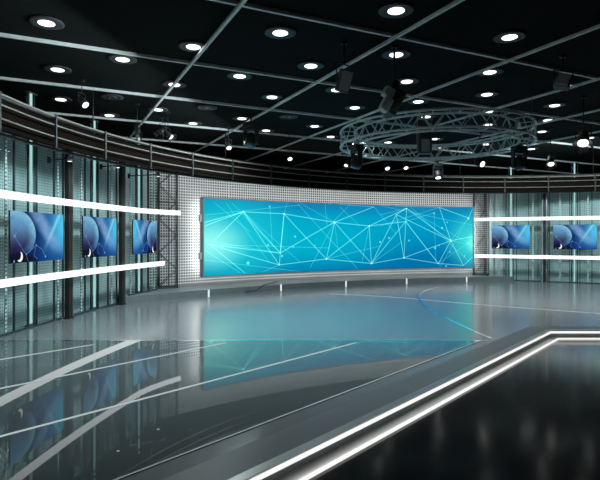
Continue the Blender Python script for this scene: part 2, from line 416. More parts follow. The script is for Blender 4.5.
# ------------------------------------------------------------------ perforated back wall
perf = thing('perforated_wall', 'curved white perforated metal wall around the large video screen', 'wall panel', (2, 20.5, ST))
W0, W1 = bx(-4.35, WR), bx(7.75, WR)
NP = 5
for k in range(NP):
    a0 = W0+(W1-W0)*k/NP; a1 = W0+(W1-W0)*(k+1)/NP
    m = MB(); m.sweep(barc(a0, a1, WR, 12), 0.03, ST+0.001, 3.7); m.build('panel', M['perf_white'], perf)
m = MB(); m.sweep(barc(W0, W1, WR-0.03, 50), 0.03, ST+0.001, ST+0.05); m.build('bottom_trim', M['mid_grey'], perf)

# ------------------------------------------------------------------ video wall
S0, S1 = math.radians(131.8), bx(6.56)
SB, STP = CAM_H-1.14, CAM_H+1.13
vw = thing('video_wall', 'huge curved cyan video screen showing a network of glowing lines', 'screen', (2, 18.0, ST))
m = MB(); NS = 48
pts = barc(S0, S1, BR, NS); z0, z1 = SB, STP
for k in range(NS):
    a, b = pts[k], pts[k+1]; u0, u1 = k/NS, (k+1)/NS
    m.quad((a.x, a.y, z0), (b.x, b.y, z0), (b.x, b.y, z1), (a.x, a.y, z1), [(u0, 0), (u1, 0), (u1, 1), (u0, 1)], 0)
def s_uv(px, py):
    lo, hi = S0+0.05, S1-0.05
    for _ in range(50):
        mid = (lo+hi)/2; p = bp(mid)
        if 300+FPX*p.x/p.y < px: lo = mid
        else: hi = mid
    p = bp(lo); zz = CAM_H+(HY-py)/FPX*p.y
    return (max(0.0, min(1.0, (lo-S0)/(S1-S0))), max(0.0, min(1.0, (zz-SB)/(STP-SB))))
def s_pt(u, v, d=0.004):
    p = bp(S0+(S1-S0)*u, BR-d); return Vector((p.x, p.y, SB+(STP-SB)*v))
SW = (S0-S1)*BR; SHT = STP-SB
def net_line(m, A, B, wd, mi):
    (ua, va), (ub, vb) = s_uv(*A), s_uv(*B)
    dx, dy = (ub-ua)*SW, (vb-va)*SHT; L = math.hypot(dx, dy)
    if L < 1e-4: return
    nx, ny = -dy/L*wd/2/SW, dx/L*wd/2/SHT
    n = max(2, int(L/0.4)); cl = lambda t: max(0.0, min(1.0, t))
    for k in range(n):
        t0, t1 = k/n, (k+1)/n
        p, q = (ua+(ub-ua)*t0, va+(vb-va)*t0), (ua+(ub-ua)*t1, va+(vb-va)*t1)
        d = 0.004 if mi == 1 else 0.003
        m.quad(s_pt(cl(p[0]-nx), cl(p[1]-ny), d), s_pt(cl(q[0]-nx), cl(q[1]-ny), d), s_pt(cl(q[0]+nx), cl(q[1]+ny), d), s_pt(cl(p[0]+nx), cl(p[1]+ny), d), None, mi)
V = dict(a=(243.2, 211.8), b=(284, 213.8), c=(279.2, 264.9), d=(280.2, 253), e=(209.9, 244.5), g=(326.3, 259), h=(334.5, 222.3), i=(371.4, 263.5),
         j=(369.1, 226), k=(374, 206.8), l=(406.5, 208.3), m=(396.3, 214.5), n=(405.7, 221.5), o=(403.9, 257.8), p=(450.8, 240.7), q=(438.4, 263.5),
         r=(463.2, 265.4), s=(439.3, 207.4), t=(468.5, 218), A=(204.5, 222.5), B=(204.5, 226), C=(269, 262), D=(287, 203), E=(473, 236.5), F=(473, 245), G=(473, 257), H=(473, 208.5),
         I=(246, 274), J=(275, 272), K=(330, 247.5), L=(263, 203))
for pr in ('aA', 'aB', 'ae', 'ab', 'ac', 'ad', 'bd', 'bc', 'bg', 'bh', 'cg', 'dh', 'hg', 'hi', 'hj', 'gj', 'ji', 'gi', 'hk', 'jl', 'lm', 'ln', 'mo', 'no', 'nq', 'mp', 'lp',
           'sp', 'st', 'po', 'pq', 'pr', 'oq', 'oi', 'nj', 'ni', 'mi', 'pE', 'qr', 'tH', 'rG', 'ec', 'eI', 'ed'):
    net_line(m, V[pr[0]], V[pr[1]], 0.025, 1)
for A, B in (((204.5, 215), (300, 205)), ((226, 203), V['C']), ((232, 203), V['d']), (V['D'], V['b']), (V['e'], (330, 248)), ((300, 203), V['h']), ((204.5, 260), (300, 272)),
             ((297, 203), (358, 269)), ((325, 203), (327, 225)), (V['h'], (310, 268)), (V['k'], (395, 233)), (V['k'], (340, 204.5)), ((338, 250), V['h']), (V['j'], (362, 262)), ((340, 207), (360, 226)),
             (V['l'], (473, 245)), (V['s'], (395, 206)), (V['s'], (380, 226)), (V['p'], V['F']), (V['p'], V['t']), ((434, 213), (436, 263)), (V['t'], (440, 267)), ((434, 213), V['n']), (V['n'], (440, 266)),
             ((380, 215), V['l']), ((380, 205.5), (473, 225)), (V['q'], (473, 240)), (V['c'], (262, 272)), (V['a'], (300, 262)), (V['d'], (204.5, 240)), ((270, 206), (272, 246)), (V['i'], (402, 242)), (V['g'], (380, 246)), ((204.5, 250), (240, 273)),
             ((215, 203), (250, 232)), ((350, 204.5), (330, 225)), ((410, 206), (470, 262))):
    net_line(m, A, B, 0.021, 2)
def net_dot(px, py, r):
    u, v = s_uv(px, py); i = len(m.v); n = 12
    for k in range(n):
        a = 2*math.pi*k/n; m.v.append(s_pt(min(1, max(0, u+r*math.cos(a)/SW)), min(1, max(0, v+r*math.sin(a)/SHT)), 0.006))
    m.face([i+k for k in range(n-1, -1, -1)], mi=1)
for px, py, r in ((222, 246.5, .06), (268, 245, .06), (248, 263, .09), (282, 256, .06), (295, 236.5, .06), (269.5, 206.5, .05), (293, 247, .04), (315, 245.5, .035), (380, 242, .06), (389, 238, .06), (409, 240.5, .06),
                  (442, 228, .07), (434, 213.3, .06), (447, 222.3, .05), (435, 248, .07), (439, 245.5, .04), (450, 252, .05), (464.5, 256, .05), (446, 266, .06), (468.5, 218.5, .08), (243.2, 211.8, .07), (284, 213.8, .05),
                  (326.3, 259, .055), (334.5, 222.3, .07), (371.4, 263.5, .06), (369.1, 226, .055), (406.5, 208.6, .05), (403.9, 257.8, .06), (450.8, 240.7, .08), (279.2, 264.5, .05), (210.5, 244.5, .07)):
    net_dot(px, py, r*0.62)
disp = m.build('display', [M['wall_picture'], M['net'], M['net_faint']], vw)
m = MB(); m.sweep(barc(S0, S1, BR+0.085, NS), 0.155, SB, STP); m.build('back_housing', M['mid_grey'], vw)
fw = 0.035
m = MB()
m.sweep(barc(S0+.001, S1-.001, BR+0.06, NS), 0.16, SB-fw, SB); m.sweep(barc(S0+.001, S1-.001, BR+0.06, NS), 0.16, STP, STP+fw)
for a, sg in ((S0, 1), (S1, -1)):
    p = bp(a+sg*fw/2/BR, BR+0.06); m.box((p.x, p.y, (SB+STP)/2), (0.16, fw, STP-SB+2*fw), rotz(a))
m.build('frame', M['mid_grey'], vw)
for k in range(5):
    a = S0+(S1-S0)*(k+0.5)/5; p, q = bp(a, BR+0.16), bp(a, WR-0.01)
    for zz in (SB+0.5, STP-0.5):
        m = MB(); m.tube([(p.x, p.y, zz), (q.x, q.y, zz)], 0.03, 8); m.build('wall_bracket', M['dark_grey'], vw)
p0, p1 = bp(S0+0.006, BR+0.05), bp(S0+0.006, BR+0.05)
for zz in (CAM_H+0.55, CAM_H-0.55):
    m = MB(); p = bp(S0+0.004, BR+0.06); m.box((p.x, p.y, zz), (0.1, 0.07, 0.2), rotz(S0)); m.build('edge_bracket', M['light_grey'], vw)

# thin cable lying on the step
m = MB(); c1, c2 = at(246, 291.5, 15.55), at(268.5, 284.2, 16.7)
q = bp(bx(-1.05, 19.36), 19.30)
m.tube([(-1.62, 15.40, 0.016), (-1.3, 15.55, 0.05), (-1.12, 15.70, ST+0.03), (-0.98, 16.2, ST+0.03), (-0.75, 17.3, ST+0.025)], 0.014, 8)
tag(m.build('cable', M['black']), 'thin black cable trailing off the step below the screen', 'cable')

# ------------------------------------------------------------------ lattice towers
def tower(px_mid, ctr, ang, wd, dp, label, zb, zt=3.7):
    t = thing('lattice_tower', label, 'truss tower', (ctr[0], ctr[1], zb)); M3 = rotz(ang); C0 = Vector((ctr[0], ctr[1], 0))
    cs = [C0+M3 @ Vector((sx*wd/2, sy*dp/2, 0)) for sx, sy in ((-1, -1), (1, -1), (1, 1), (-1, 1))]
    m = MB(); m.box((ctr[0], ctr[1], zb+0.011), (wd+0.08, dp+0.06, 0.02), M3); m.build('base_plate', M['tower'], t)
    for c in cs:
        m = MB(); m.tube([c+Vector((0, 0, zb+0.02)), c+Vector((0, 0, zt))], 0.018, 8); m.build('chord', M['tower'], t)
    n = 7; h = (zt-zb-0.1)/n
    for f, (i, j) in enumerate(((0, 1), (3, 2), (0, 3), (1, 2))):
        for k in range(n):
            a, b = (cs[i], cs[j]) if (k % 2 == 0) else (cs[j], cs[i])
            m = MB(); m.tube([a+Vector((0, 0, zb+.05+k*h)), b+Vector((0, 0, zb+.05+(k+1)*h))], 0.009, 6); m.build('brace', M['tower'], t)
    for k in (0, 3, 5, 7):
        m = MB(); zz = Vector((0, 0, zb+.05+k*h)); m.tube([c+zz for c in cs], 0.011, 6, closed=True); m.build('ring_bar', M['tower'], t)
    if wd > 0.5:
        mid = C0+M3 @ Vector((0, -dp/2, 0))
        m = MB(); m.tube([mid+Vector((0, 0, zb+.02)), mid+Vector((0, 0, zt))], 0.014, 8); m.build('middle_post', M['tower'], t)
tower(168, (-3.86, 15.18), R_(26), 0.52, 0.20, 'dark lattice tower between left screens and perforated wall', ST)
tower(479.5, (7.02, 20.33), R_(0), 0.43, 0.18, 'grey lattice tower at the right edge of video wall', ST)

# ------------------------------------------------------------------ side walls: columns, glazing bays, light tubes
def vbox(m, p, ang, wd, dp, z0, z1, bevel=0.0): m.box((p.x, p.y, (z0+z1)/2), (wd, dp, z1-z0), rotz(ang), bevel=bevel)
def column(p, ang, label, zb=0.0):
    t = thing('column', label, 'column', (p.x, p.y, zb), 'black columns between the side screens')
    m = MB(); vbox(m, p, ang, 0.135, 0.10, zb+0.001, 3.7, 0.012); m.build('shaft', M['column'], t)
    d = rotz(ang) @ Vector((0.077, -0.040, 0)); m = MB(); vbox(m, p+d.xy, ang, 0.016, 0.03, zb+0.001, 3.7); m.build('edge_strip', M['bronze'], t)
    m = MB(); vbox(m, p, ang, 0.17, 0.14, zb+0.001, zb+0.03); m.build('foot_plate', M['black'], t)
def light_column(front, ang, zb, label, off_n, wide=0.2):
    """bright vertical tube with a slim ladder frame around it"""
    t = thing('light_column', label, 'light', (front.x, front.y, zb), 'vertical light columns in the side walls')
    M3 = rotz(ang); F = Vector((front.x, front.y, 0))
    m = MB(); m.tube([F+Vector((0, 0, zb+.04)), F+Vector((0, 0, 4.32))], 0.023, 10); m.build('light_tube', M['tube'], t)
    for s in (-1, 1):
        c = F+M3 @ Vector((s*wide/2, 0.0, 0)); m = MB(); m.tube([c+Vector((0, 0, zb+.002)), c+Vector((0, 0, 4.34))], 0.014, 6); m.build('side_rail', M['mullion'], t)
    n = 9; h = (4.3-zb-.1)/n
    for k in range(n):
        s = 1 if k % 2 else -1
        a = F+M3 @ Vector((-s*wide/2, 0.04, 0)); b = F+M3 @ Vector((s*wide/2, 0.04, 0))
        m = MB(); m.tube([a+Vector((0, 0, zb+.05+k*h)), b+Vector((0, 0, zb+.05+(k+1)*h))], 0.008, 6); m.build('lacing', M['mid_grey'], t)
    m = MB(); m.box((front.x, front.y, zb+0.012), (wide+0.06, 0.09, 0.02), M3); m.build('foot', M['mullion'], t)
    m = MB(); m.box((front.x, front.y, 4.33), (wide+0.06, 0.09, 0.02), M3); m.build('cap', M['mullion'], t)
def glazing(gpath, bpath, posts, dots, ang_of, zb, label, top=3.62):
    """a glass front with slim posts; a perforated sheet behind it"""
    o = gpath[len(gpath)//2]
    t = thing('glass_wall', label[0], 'glass wall', (o.x, o.y, zb), 'glazed bays of the side walls')
    m = MB(); m.sweep(gpath, 0.012, zb+0.03, top); m.build('glass_pane', M['glass'], t)
    m = MB(); m.sweep(gpath, 0.04, zb+0.001, zb+0.03); m.build('sill', M['mullion'], t)
    m = MB(); m.sweep(gpath, 0.04, top, top+0.03); m.build('head_rail', M['mullion'], t)
    for p in posts:
        m = MB(); vbox(m, p, ang_of(p), 0.022, 0.035, zb+0.03, top); m.build('post', M['mullion'], t)
    for p in dots:
        m = MB(); a = ang_of(p); ax = rotz(a) @ Vector((0.024, 0, 0)); q = rotz(a) @ Vector((0, -0.03, 0))
        b = Vector((p.x, p.y, 0))+q
        m.box((b.x, b.y+0, (zb+.05+top)/2), (0.05, 0.012, top-zb-.06), rotz(a))
        i = len(m.v); qq = rotz(a) @ Vector((0, -0.0065, 0))
        m.quad(b-ax+qq+Vector((0, 0, zb+.05)), b+ax+qq+Vector((0, 0, zb+.05)), b+ax+qq+Vector((0, 0, top-.02)), b-ax+qq+Vector((0, 0, top-.02)),
               [(0, zb), (0.048, zb), (0.048, top), (0, top)])
        tag(m.build('dotted_strip', M['dots'], t), 'pale dotted light strip on the glass wall')
    o = bpath[len(bpath)//2]
    t2 = thing('perforated_screen', label[1], 'wall panel', (o.x, o.y, zb), 'perforated sheets behind the glass')
    m = MB(); m.sweep(bpath, 0.02, zb+0.001, 3.66); m.build('sheet', M['perf_teal'], t2)
    m = MB(); m.sweep(bpath, 0.05, 3.66, 3.70); m.build('top_rail', M['mullion'], t2)

GR, KR = LR+0.30, LR+0.62
def lang(p):  # tangent angle of the left wall, facing the stage
    v = LC-p; return math.atan2(v.y, v.x)+math.pi/2
def L(px, r=GR): return lp(lpx(px, r), r)
cy1, cy2 = lpx(68.5, LR+0.2), lpx(121.7, LR+0.2)
P1, P2 = lp(cy1, LR+0.2), lp(cy2, LR+0.2)
column(P1, lang(P1), 'near black column between the first and second left screens')
column(P2, lang(P2), 'far black column between the second and third left screens', 0.0)
def lb(y0, y1, posts, dots, zb, label, k0, k1):
    glazing(lpath(y0, y1, GR, 10), lpath(k0, k1, KR, 10), [L(px) for px in posts], [L(px) for px in dots], lang, zb, label)
lb(6.3, cy1-0.09, (14, 28, 36.5, 54, 63), (4, 56.5), 0.0, ('teal glass wall behind the leftmost screen', 'perforated sheet behind the leftmost glass wall'), 6.3, cy1)
lb(cy1+0.09, cy2-0.09, (85, 91, 98, 108, 116.5), (80, 110.5), 0.0, ('teal glass wall behind the second screen from the left', 'perforated sheet behind the second glass wall from left'), cy1+.005, cy2+.5)
lb(cy2+0.50, 14.62, (136, 142, 148.5), (129.5, 153), ST, ('grey glass wall behind the third screen from the left', 'perforated sheet behind the third glass wall from left'), cy2+.505, 14.7)
for px, zb, lab in ((31, 0, 'leftmost bright vertical light column, behind the first screen'), (94.5, 0, 'bright vertical light column behind the second screen from left'), (139, ST, 'bright vertical light column behind the third screen from left')):
    p = lp(lpx(px, LR+0.45), LR+0.45); light_column(p, lang(p), zb, lab, 0)
rang = math.atan2(RD.y, RD.x)
RPX = lambda px, off: rp(rpx(px, off), off)
p = RPX(544.5, 0.2)
t = thing('double_post', 'pale double upright post between the two right screens', 'post', (p.x, p.y, 0))
for s in (-1, 1):
    q = p+RD*s*0.075
    m = MB(); vbox(m, q, rang, 0.055, 0.10, 0.002, 3.7, 0.008); m.build('upright', M['mid_grey'] if s < 0 else M['silver'], t)
m = MB(); vbox(m, p+RN*0.04, rang, 0.24, 0.03, 0.002, 3.7); m.build('backing', M['mullion'], t)
ra, rb, rc, re_ = rpx(488, .35), rpx(541.5, .35), rpx(547.8, .35), rpx(655, .35)
def rbay(t0, t1, posts, dots, zb, label):
    glazing([rp(t0+(t1-t0)*k/4, .35) for k in range(5)], [rp(t0+(t1-t0)*k/4, .68) for k in range(5)], [RPX(x, .35) for x in posts], [RPX(x, .35) for x in dots], lambda p: rang, zb, label)
rbay(ra, rb, (489, 506, 516.5, 528.5, 538), (499, 533), 0.0, ('pale glass wall behind the fourth screen, right of video wall', 'perforated sheet behind the pale glass right of video wall'))
rbay(rc, re_, (549.5, 569.5, 580, 592, 612), (560, 588), 0.0, ('teal glass wall behind the rightmost screen', 'perforated sheet behind the rightmost glass wall'))
for px, lab in ((511, 'bright vertical light column behind the fourth screen from left'), (574.5, 'rightmost bright vertical light column, behind the last screen')):
    p = RPX(px, .5); light_column(p, rang, 0, lab, 0)

# ------------------------------------------------------------------ light bars
def light_bar(path, z, label, wall_off, sgn_pts):
    o = path[0]
    t = thing('light_bar', label, 'light', (o.x, o.y, z), 'white light bars along the side walls')
    m = MB(); m.sweep(path, 0.07, z-0.058, z+0.058); m.build('diffuser', M['bar'], t)
    for p, q in sgn_pts:
        m = MB(); m.tube([(p.x, p.y, z), (q.x, q.y, z)], 0.02, 8); m.build('bracket', M['dark_grey'], t)
ZU, ZL = CAM_H+0.672, CAM_H-0.728
def lbr(z, y1, lab):
    prs = [(lp(y, LR+0.03), lp(y, GR-0.01)) for y in (7.4, 9.2, 11.2, 12.8)]
    path = lpath(6.3, y1, LR, 24) if y1 else lpath(6.3, 12.6, LR, 20)+[Vector(q) for q in ((-4.07, 13.2), (-3.90, 13.65), (-3.66, 14.12), (-3.37, 14.6))]
    light_bar(path, z, lab, 0, prs)
lbr(ZU, None, 'long white light bar above the three left screens')
lbr(ZL, lpx(163.5), 'long white light bar below the three left screens')
def rbr(z, lab):
    prs = [(rp(t, .03), rp(t, .34)) for t in (1.0, 2.6, 4.2)]
    light_bar([rp(rpx(474.5)+k*0.6) for k in range(12)], z, lab, 0, prs)
rbr(ZU, 'long white light bar above the two right screens')
rbr(ZL, 'long white light bar below the two right screens')

# ------------------------------------------------------------------ side monitors
def monitor(ctr, ang, wd, ht, label, mirror=False, back=0.22):
    t = thing('wall_monitor', label, 'screen', (ctr.x, ctr.y, CAM_H), 'blue monitors hung along the side walls')
    M3 = rotz(ang); C = Vector((ctr.x, ctr.y, CAM_H))
    m = MB(); m.box(C+M3 @ Vector((0, 0.015, 0)), (wd, 0.03, ht), M3, bevel=0.004); m.build('casing', M['housing'], t)
    f = lambda u, v, d=-0.004: C+M3 @ Vector(((u-0.5)*(wd-.008), d, (v-0.5)*(ht-.008)))
    fu = (lambda u: 1-u) if mirror else (lambda u: u)
    m = MB(); m.quad(f(0, 0), f(1, 0), f(1, 1), f(0, 1), [(fu(0), 0), (fu(1), 0), (fu(1), 1), (fu(0), 1)], 0)
    def ln(a, b, wdl=0.006):
        A, B = f(fu(a[0]), a[1], -0.006), f(fu(b[0]), b[1], -0.006); d = (B-A).normalized(); n = d.cross(M3 @ Vector((0, -1, 0)))*wdl/2
        m.quad(A-n, B-n, B+n, A+n, None, 1)
    P = [(.06, .52), (.2, .75), (.0, .45), (.26, .15), (.44, .33), (.55, .25), (.62, .08), (.40, .12), (.47, .05), (.3, .0)]
    for a, b in ((0, 1), (0, 3), (3, 9), (4, 5), (5, 6), (4, 7), (4, 3), (7, 8)): ln(P[a], P[b])
    def dot(u, v, r):
        i = len(m.v); n = 10; c = (fu(u), v)
        for k in range(n):
            a = 2*math.pi*k/n; m.v.append(C+M3 @ Vector(((c[0]-.5)*(wd-.03)+r*math.cos(a), -0.007, (c[1]-.5)*(ht-.03)+r*math.sin(a))))
        m.face(range(i, i+n), mi=1)
    for u, v, r in ((.06, .52, .025), (.49, .94, .015), (.62, .08, .022), (.44, .33, .018), (.05, .02, .022), (.26, .15, .012)): dot(u, v, r)
    m.build('display', [M['mon_picture'], M['mon_line']], t)
    m = MB(); m.box(C+M3 @ Vector((0, 0.03+(back+.02)/2, 0)), (0.25, back+.02, 0.2), M3); m.build('wall_mount', M['dark_grey'], t)
def lmon(x0, x1, lab, mir=False):
    a, b = lp(lpx(x0, LR+.06), LR+.06), lp(lpx(x1, LR+.06), LR+.06); c = (a+b)/2; d = b-a
    monitor(c, math.atan2(d.y, d.x), d.length, 0.87, lab, mir, 0.15)
lmon(10, 63.3, 'leftmost blue monitor showing a planet, largest of the five')
lmon(83, 116.3, 'second blue monitor from the left, between the black columns')
lmon(133, 156.8, 'third blue monitor from left, planet on its right side', True)
def rmon(x0, x1, lab):
    a, b = RPX(x0, .08), RPX(x1, .08); c = (a+b)/2; d = b-a
    monitor(c, rang, d.length, 0.88, lab, False, 0.18)
rmon(491.7, 530, 'blue monitor just right of the video wall')
rmon(553.3, 597, 'rightmost blue monitor showing a planet')

# ------------------------------------------------------------------ curved lighting truss
TZ0, TZ1 = CAM_H+1.60, CAM_H+2.11
def tp(a, r=TR): return Vector((TC.x+r*math.cos(a), TC.y+r*math.sin(a)))
T0, T1 = R_(196), R_(36); NT = 80
def tarc(r, n=NT): return [tp(T0+(T1-T0)*k/n, r) for k in range(n+1)]
def t3(r, z): return [(p.x, p.y, z) for p in tarc(r)]
tr_ = thing('curved_truss', 'long dark brown curved lighting truss with thin horizontal rails', 'truss', (2, 16, TZ0))
m = MB(); m.sweep(tarc(TR+0.13), 0.02, TZ0+0.01, TZ1-0.02); m.build('fascia', M['brown'], tr_)
for k, (fz, rr, mt) in enumerate(((1.0, .020, 'tan'), (.70, .013, 'tan'), (.30, .013, 'tan'), (0.0, .022, 'brown'))):
    m = MB(); m.tube(t3(TR, TZ0+(TZ1-TZ0)*fz), rr, 6); m.build('rail', M[mt], tr_)
m = MB(); m.tube(t3(TR+0.28, TZ1+0.07), 0.04, 8); m.build('top_pipe', M['housing'], tr_)
m = MB(); m.tube(t3(TR+0.24, TZ0-0.01), 0.03, 8); m.build('bottom_pipe', M['housing'], tr_)
npost = 21
for k in range(npost):
    a = T0+(T1-T0)*(k+0.3)/npost; p = tp(a, TR-0.01)
    m = MB(); vbox(m, p, a, 0.05, 0.035, TZ0-0.04, TZ1+0.03)
    q = tp(a, TR+0.12)
    for zz in (TZ0+.02, TZ1-.04): m.box(((p.x+q.x)/2, (p.y+q.y)/2, zz), (0.15, 0.025, 0.025), rotz(a))
    m.build('post', M['black'], tr_)
    if k % 3 == 1:
        m = MB(); p = tp(a, TR+0.28); m.tube([(p.x, p.y, TZ1+0.07), (p.x, p.y, CEIL-0.002)], 0.012, 6); m.build('hanger_rod', M['black'], tr_)

# ------------------------------------------------------------------ ring truss
RCX, RCY, RRO, RRI = 2.95, 11.45, 2.05, 1.74
RZ0, RZ1 = CAM_H+2.0, CAM_H+2.32
ring = thing('ring_truss', 'round silver lattice truss hanging below the ceiling', 'truss', (RCX, RCY, RZ0))
def rg(a, r, z): return Vector((RCX+r*math.cos(a), RCY+r*math.sin(a), z))
for r in (RRO, RRI):
    for z in (RZ0, RZ1):
        m = MB(); m.tube([rg(2*math.pi*k/72, r, z) for k in range(72)], 0.024, 8, closed=True); m.build('chord', M['alu'], ring)
NB = 24
def ring_copies(o, n):
    for k in range(1, n):
        c = o.copy(); COL.objects.link(c); c.parent = ring; c.rotation_euler.z = 2*math.pi*k/n
st_ = 2*math.pi/NB
for r in (RRO, RRI):
    for s in (0, 1):
        m = MB(); a, b = (0, st_/2) if s == 0 else (st_/2, st_)
        m.tube([rg(a, r, RZ0 if s == 0 else RZ1), rg(b, r, RZ1 if s == 0 else RZ0)], 0.011, 6)
        ring_copies(m.build('brace', M['alu'], ring), NB)
for z in (RZ0, RZ1):
    m = MB(); m.tube([rg(0, RRI, z), rg(0, RRO, z)], 0.010, 6); ring_copies(m.build('spacer', M['alu'], ring), NB)
for k in range(4):
    a = R_(50+90*k); m = MB(); m.tube([rg(a, RRO, RZ1), rg(a, RRO, CEIL-0.001)], 0.006, 6); m.build('hanging_wire', M['dark_grey'], ring)

# ------------------------------------------------------------------ ceiling rails and downlights
AL = R_(26); UX = Vector((math.cos(AL), math.sin(AL))); VX = Vector((-math.sin(AL), math.cos(AL)))
def uv2(u, v): return UX*u+VX*v
ORD = ['first', 'second', 'third', 'fourth', 'fifth', 'sixth', 'seventh', 'eighth', 'ninth', 'tenth', 'eleventh', 'twelfth', 'thirteenth']
def in_room(p): return -9.6 < p.x < 15.6 and -5.5 < p.y < 24.6
def clip_line(f):
    ts = [t/10 for t in range(-300, 301) if in_room(f(t/10))]
    return f(ts[0]), f(ts[-1])
vl = (6.3, 8.8, 11.2, 13.85, 16.3)
for k, v in enumerate(vl):
    a, b = clip_line(lambda t: uv2(t, v)); m = MB(); d = b-a; c = (a+b)/2
    m.box((c.x, c.y, CEIL-0.026), (d.length, 0.045, 0.05), rotz(AL))
    tag(m.build('ceiling_rail', M['rail'], origin=(c.x, c.y, CEIL)), 'long grey ceiling rail parallel to the video wall, %s counted from the camera' % ORD[k], 'ceiling rail', 'ceiling rails parallel to the video wall')
ul = (2.2, 4.6, 6.9, 9.2, 11.45, 13.8)
for k, u in enumerate(ul):
    a, b = clip_line(lambda t: uv2(u, t)); m = MB(); d = b-a; c = (a+b)/2
    m.box((c.x, c.y, CEIL-0.072), (d.length, 0.045, 0.04), rotz(AL+math.pi/2))
    tag(m.build('ceiling_rail', M['rail'], origin=(c.x, c.y, CEIL)), 'grey ceiling cross rail running toward the video wall, %s from the left' % ORD[k], 'ceiling rail', 'ceiling rails running toward the video wall')

def proj(p, z): return 300+FPX*p.x/p.y, HY-FPX*(z-CAM_H)/p.y
def downlight_meshes():
    m = MB(); m.lathe([(0.15, 0.0), (0.23, -0.004), (0.235, -0.02), (0.20, -0.03), (0.145, -0.022)], n=24)
    trim = m
    m2 = MB(); m2.lathe([(0.001, -0.036), (0.06, -0.035), (0.10, -0.031), (0.112, -0.025), (0.112, -0.015)], n=20)
    return trim, m2
def make_downlight(lit):
    t = bpy.data.objects.new('downlight' if lit else 'unlit_downlight', None); COL.objects.link(t); t['_o'] = (0, 0, 0); t.empty_display_size = 0.1
    a, b = downlight_meshes()
    a.build('trim_ring', M['trim'], t); b.build('lamp_lens', M['disc'] if lit else M['lens_off'], t)
    return t
rows = [(13.5, 1.39, True, 'row nearest the video wall'), (12.4, 0.28, True, 'second row from the video wall'), (11.72, 1.26, False, 'row between the third and fourth rails'),
        (10.22, 0.18, True, 'third lit row from the video wall'), (9.15, 1.15, True, 'fourth lit row from the video wall'),
        (8.06, 0.0, True, 'fifth lit row from the video wall'), (6.95, 1.0, True, 'sixth lit row from the video wall'), (5.6, 0.0, True, 'lit row nearest the camera')]
proto = {}
for v, u0, lit, rl in rows:
    n = 0
    for k in range(0, 9):
        p = uv2(u0+2.07*k, v)
        if not lit and k > 2: continue
        if p.y < 2: continue
        x, y = proj(p, CEIL-0.03)
        if not (4 < x < 596 and 6 < y < 151): continue
        if (Vector((p.x, p.y))-TC).length > TR-0.1 and not (y < 135): continue
        if (p-Vector((-4.63, 12.68))).length < 0.2 and False: continue
        if lit not in proto: proto[lit] = make_downlight(lit); o = proto[lit]
        else: o = copy_of(proto[lit])
        o.location = (p.x, p.y, CEIL-0.001)
        tag(o, '%s round ceiling downlight, %s from left in the %s' % ('lit' if lit else 'unlit', ORD[n], rl), 'ceiling light', 'round downlights in the black ceiling')
        n += 1

# ------------------------------------------------------------------ stage fixtures hung from the ceiling
def aim_m(d):
    q = Vector(d).normalized().to_track_quat('-Z', 'Y'); return q.to_matrix()
def hanger(t, x, y, z, r=0.014, top=None):
    m = MB(); m.tube([(x, y, z), (x, y, (top or CEIL)-0.001)], r, 8); m.box((x, y, (top or CEIL)-0.02), (0.09, 0.07, 0.035)); m.build('hanger', M['black'], t)
def spotlight(c, d, r, ln, label, lit=True, top=None, doors=False, group='spotlights on the rig'):
    c = Vector(c); t = thing('spotlight', label, 'spotlight', c, group); A = aim_m(d)
    m = MB(); m.lathe([(r*.55, ln), (r*.8, ln*.93), (r*.85, ln*.55), (r*1.05, ln*.45), (r*1.08, 0.004), (r*.95, 0.0)], c, A, 18); m.build('body', M['housing'], t)
    m = MB(); m.lathe([(r*.93, 0.0), (r*.93, -0.006), (r*.6, -r*.12), (0.001, -r*.16)], c, A, 18); m.build('lens', M['lens'] if lit else M['lens_off'], t)
    bc = c+A @ Vector((0, 0, ln*.5)); side = A @ Vector((1, 0, 0)); side.z = 0; side.normalize()
    yk = MB(); a = bc+side*r*1.25; b = bc-side*r*1.25; up = Vector((0, 0, r*2.1))
    yk.tube([a, a+up, b+up, b], r*.12, 6); yk.tube([a, bc+side*r*.8], r*.1, 6); yk.tube([b, bc-side*r*.8], r*.1, 6); yk.build('yoke', M['black'], t)
    if doors:
        for q in range(4):
            an = math.pi/2*q; B = A @ Matrix.Rotation(an, 3, 'Z')
            m = MB(); m.box(c+B @ Vector((r*1.35, 0, -r*.45)), (0.008, r*1.7, r*1.1), B @ Matrix.Rotation(R_(-35), 3, 'Y')); m.build('barn_door', M['black'], t)
    hanger(t, bc.x, bc.y, (bc+up).z, r*.12, top)
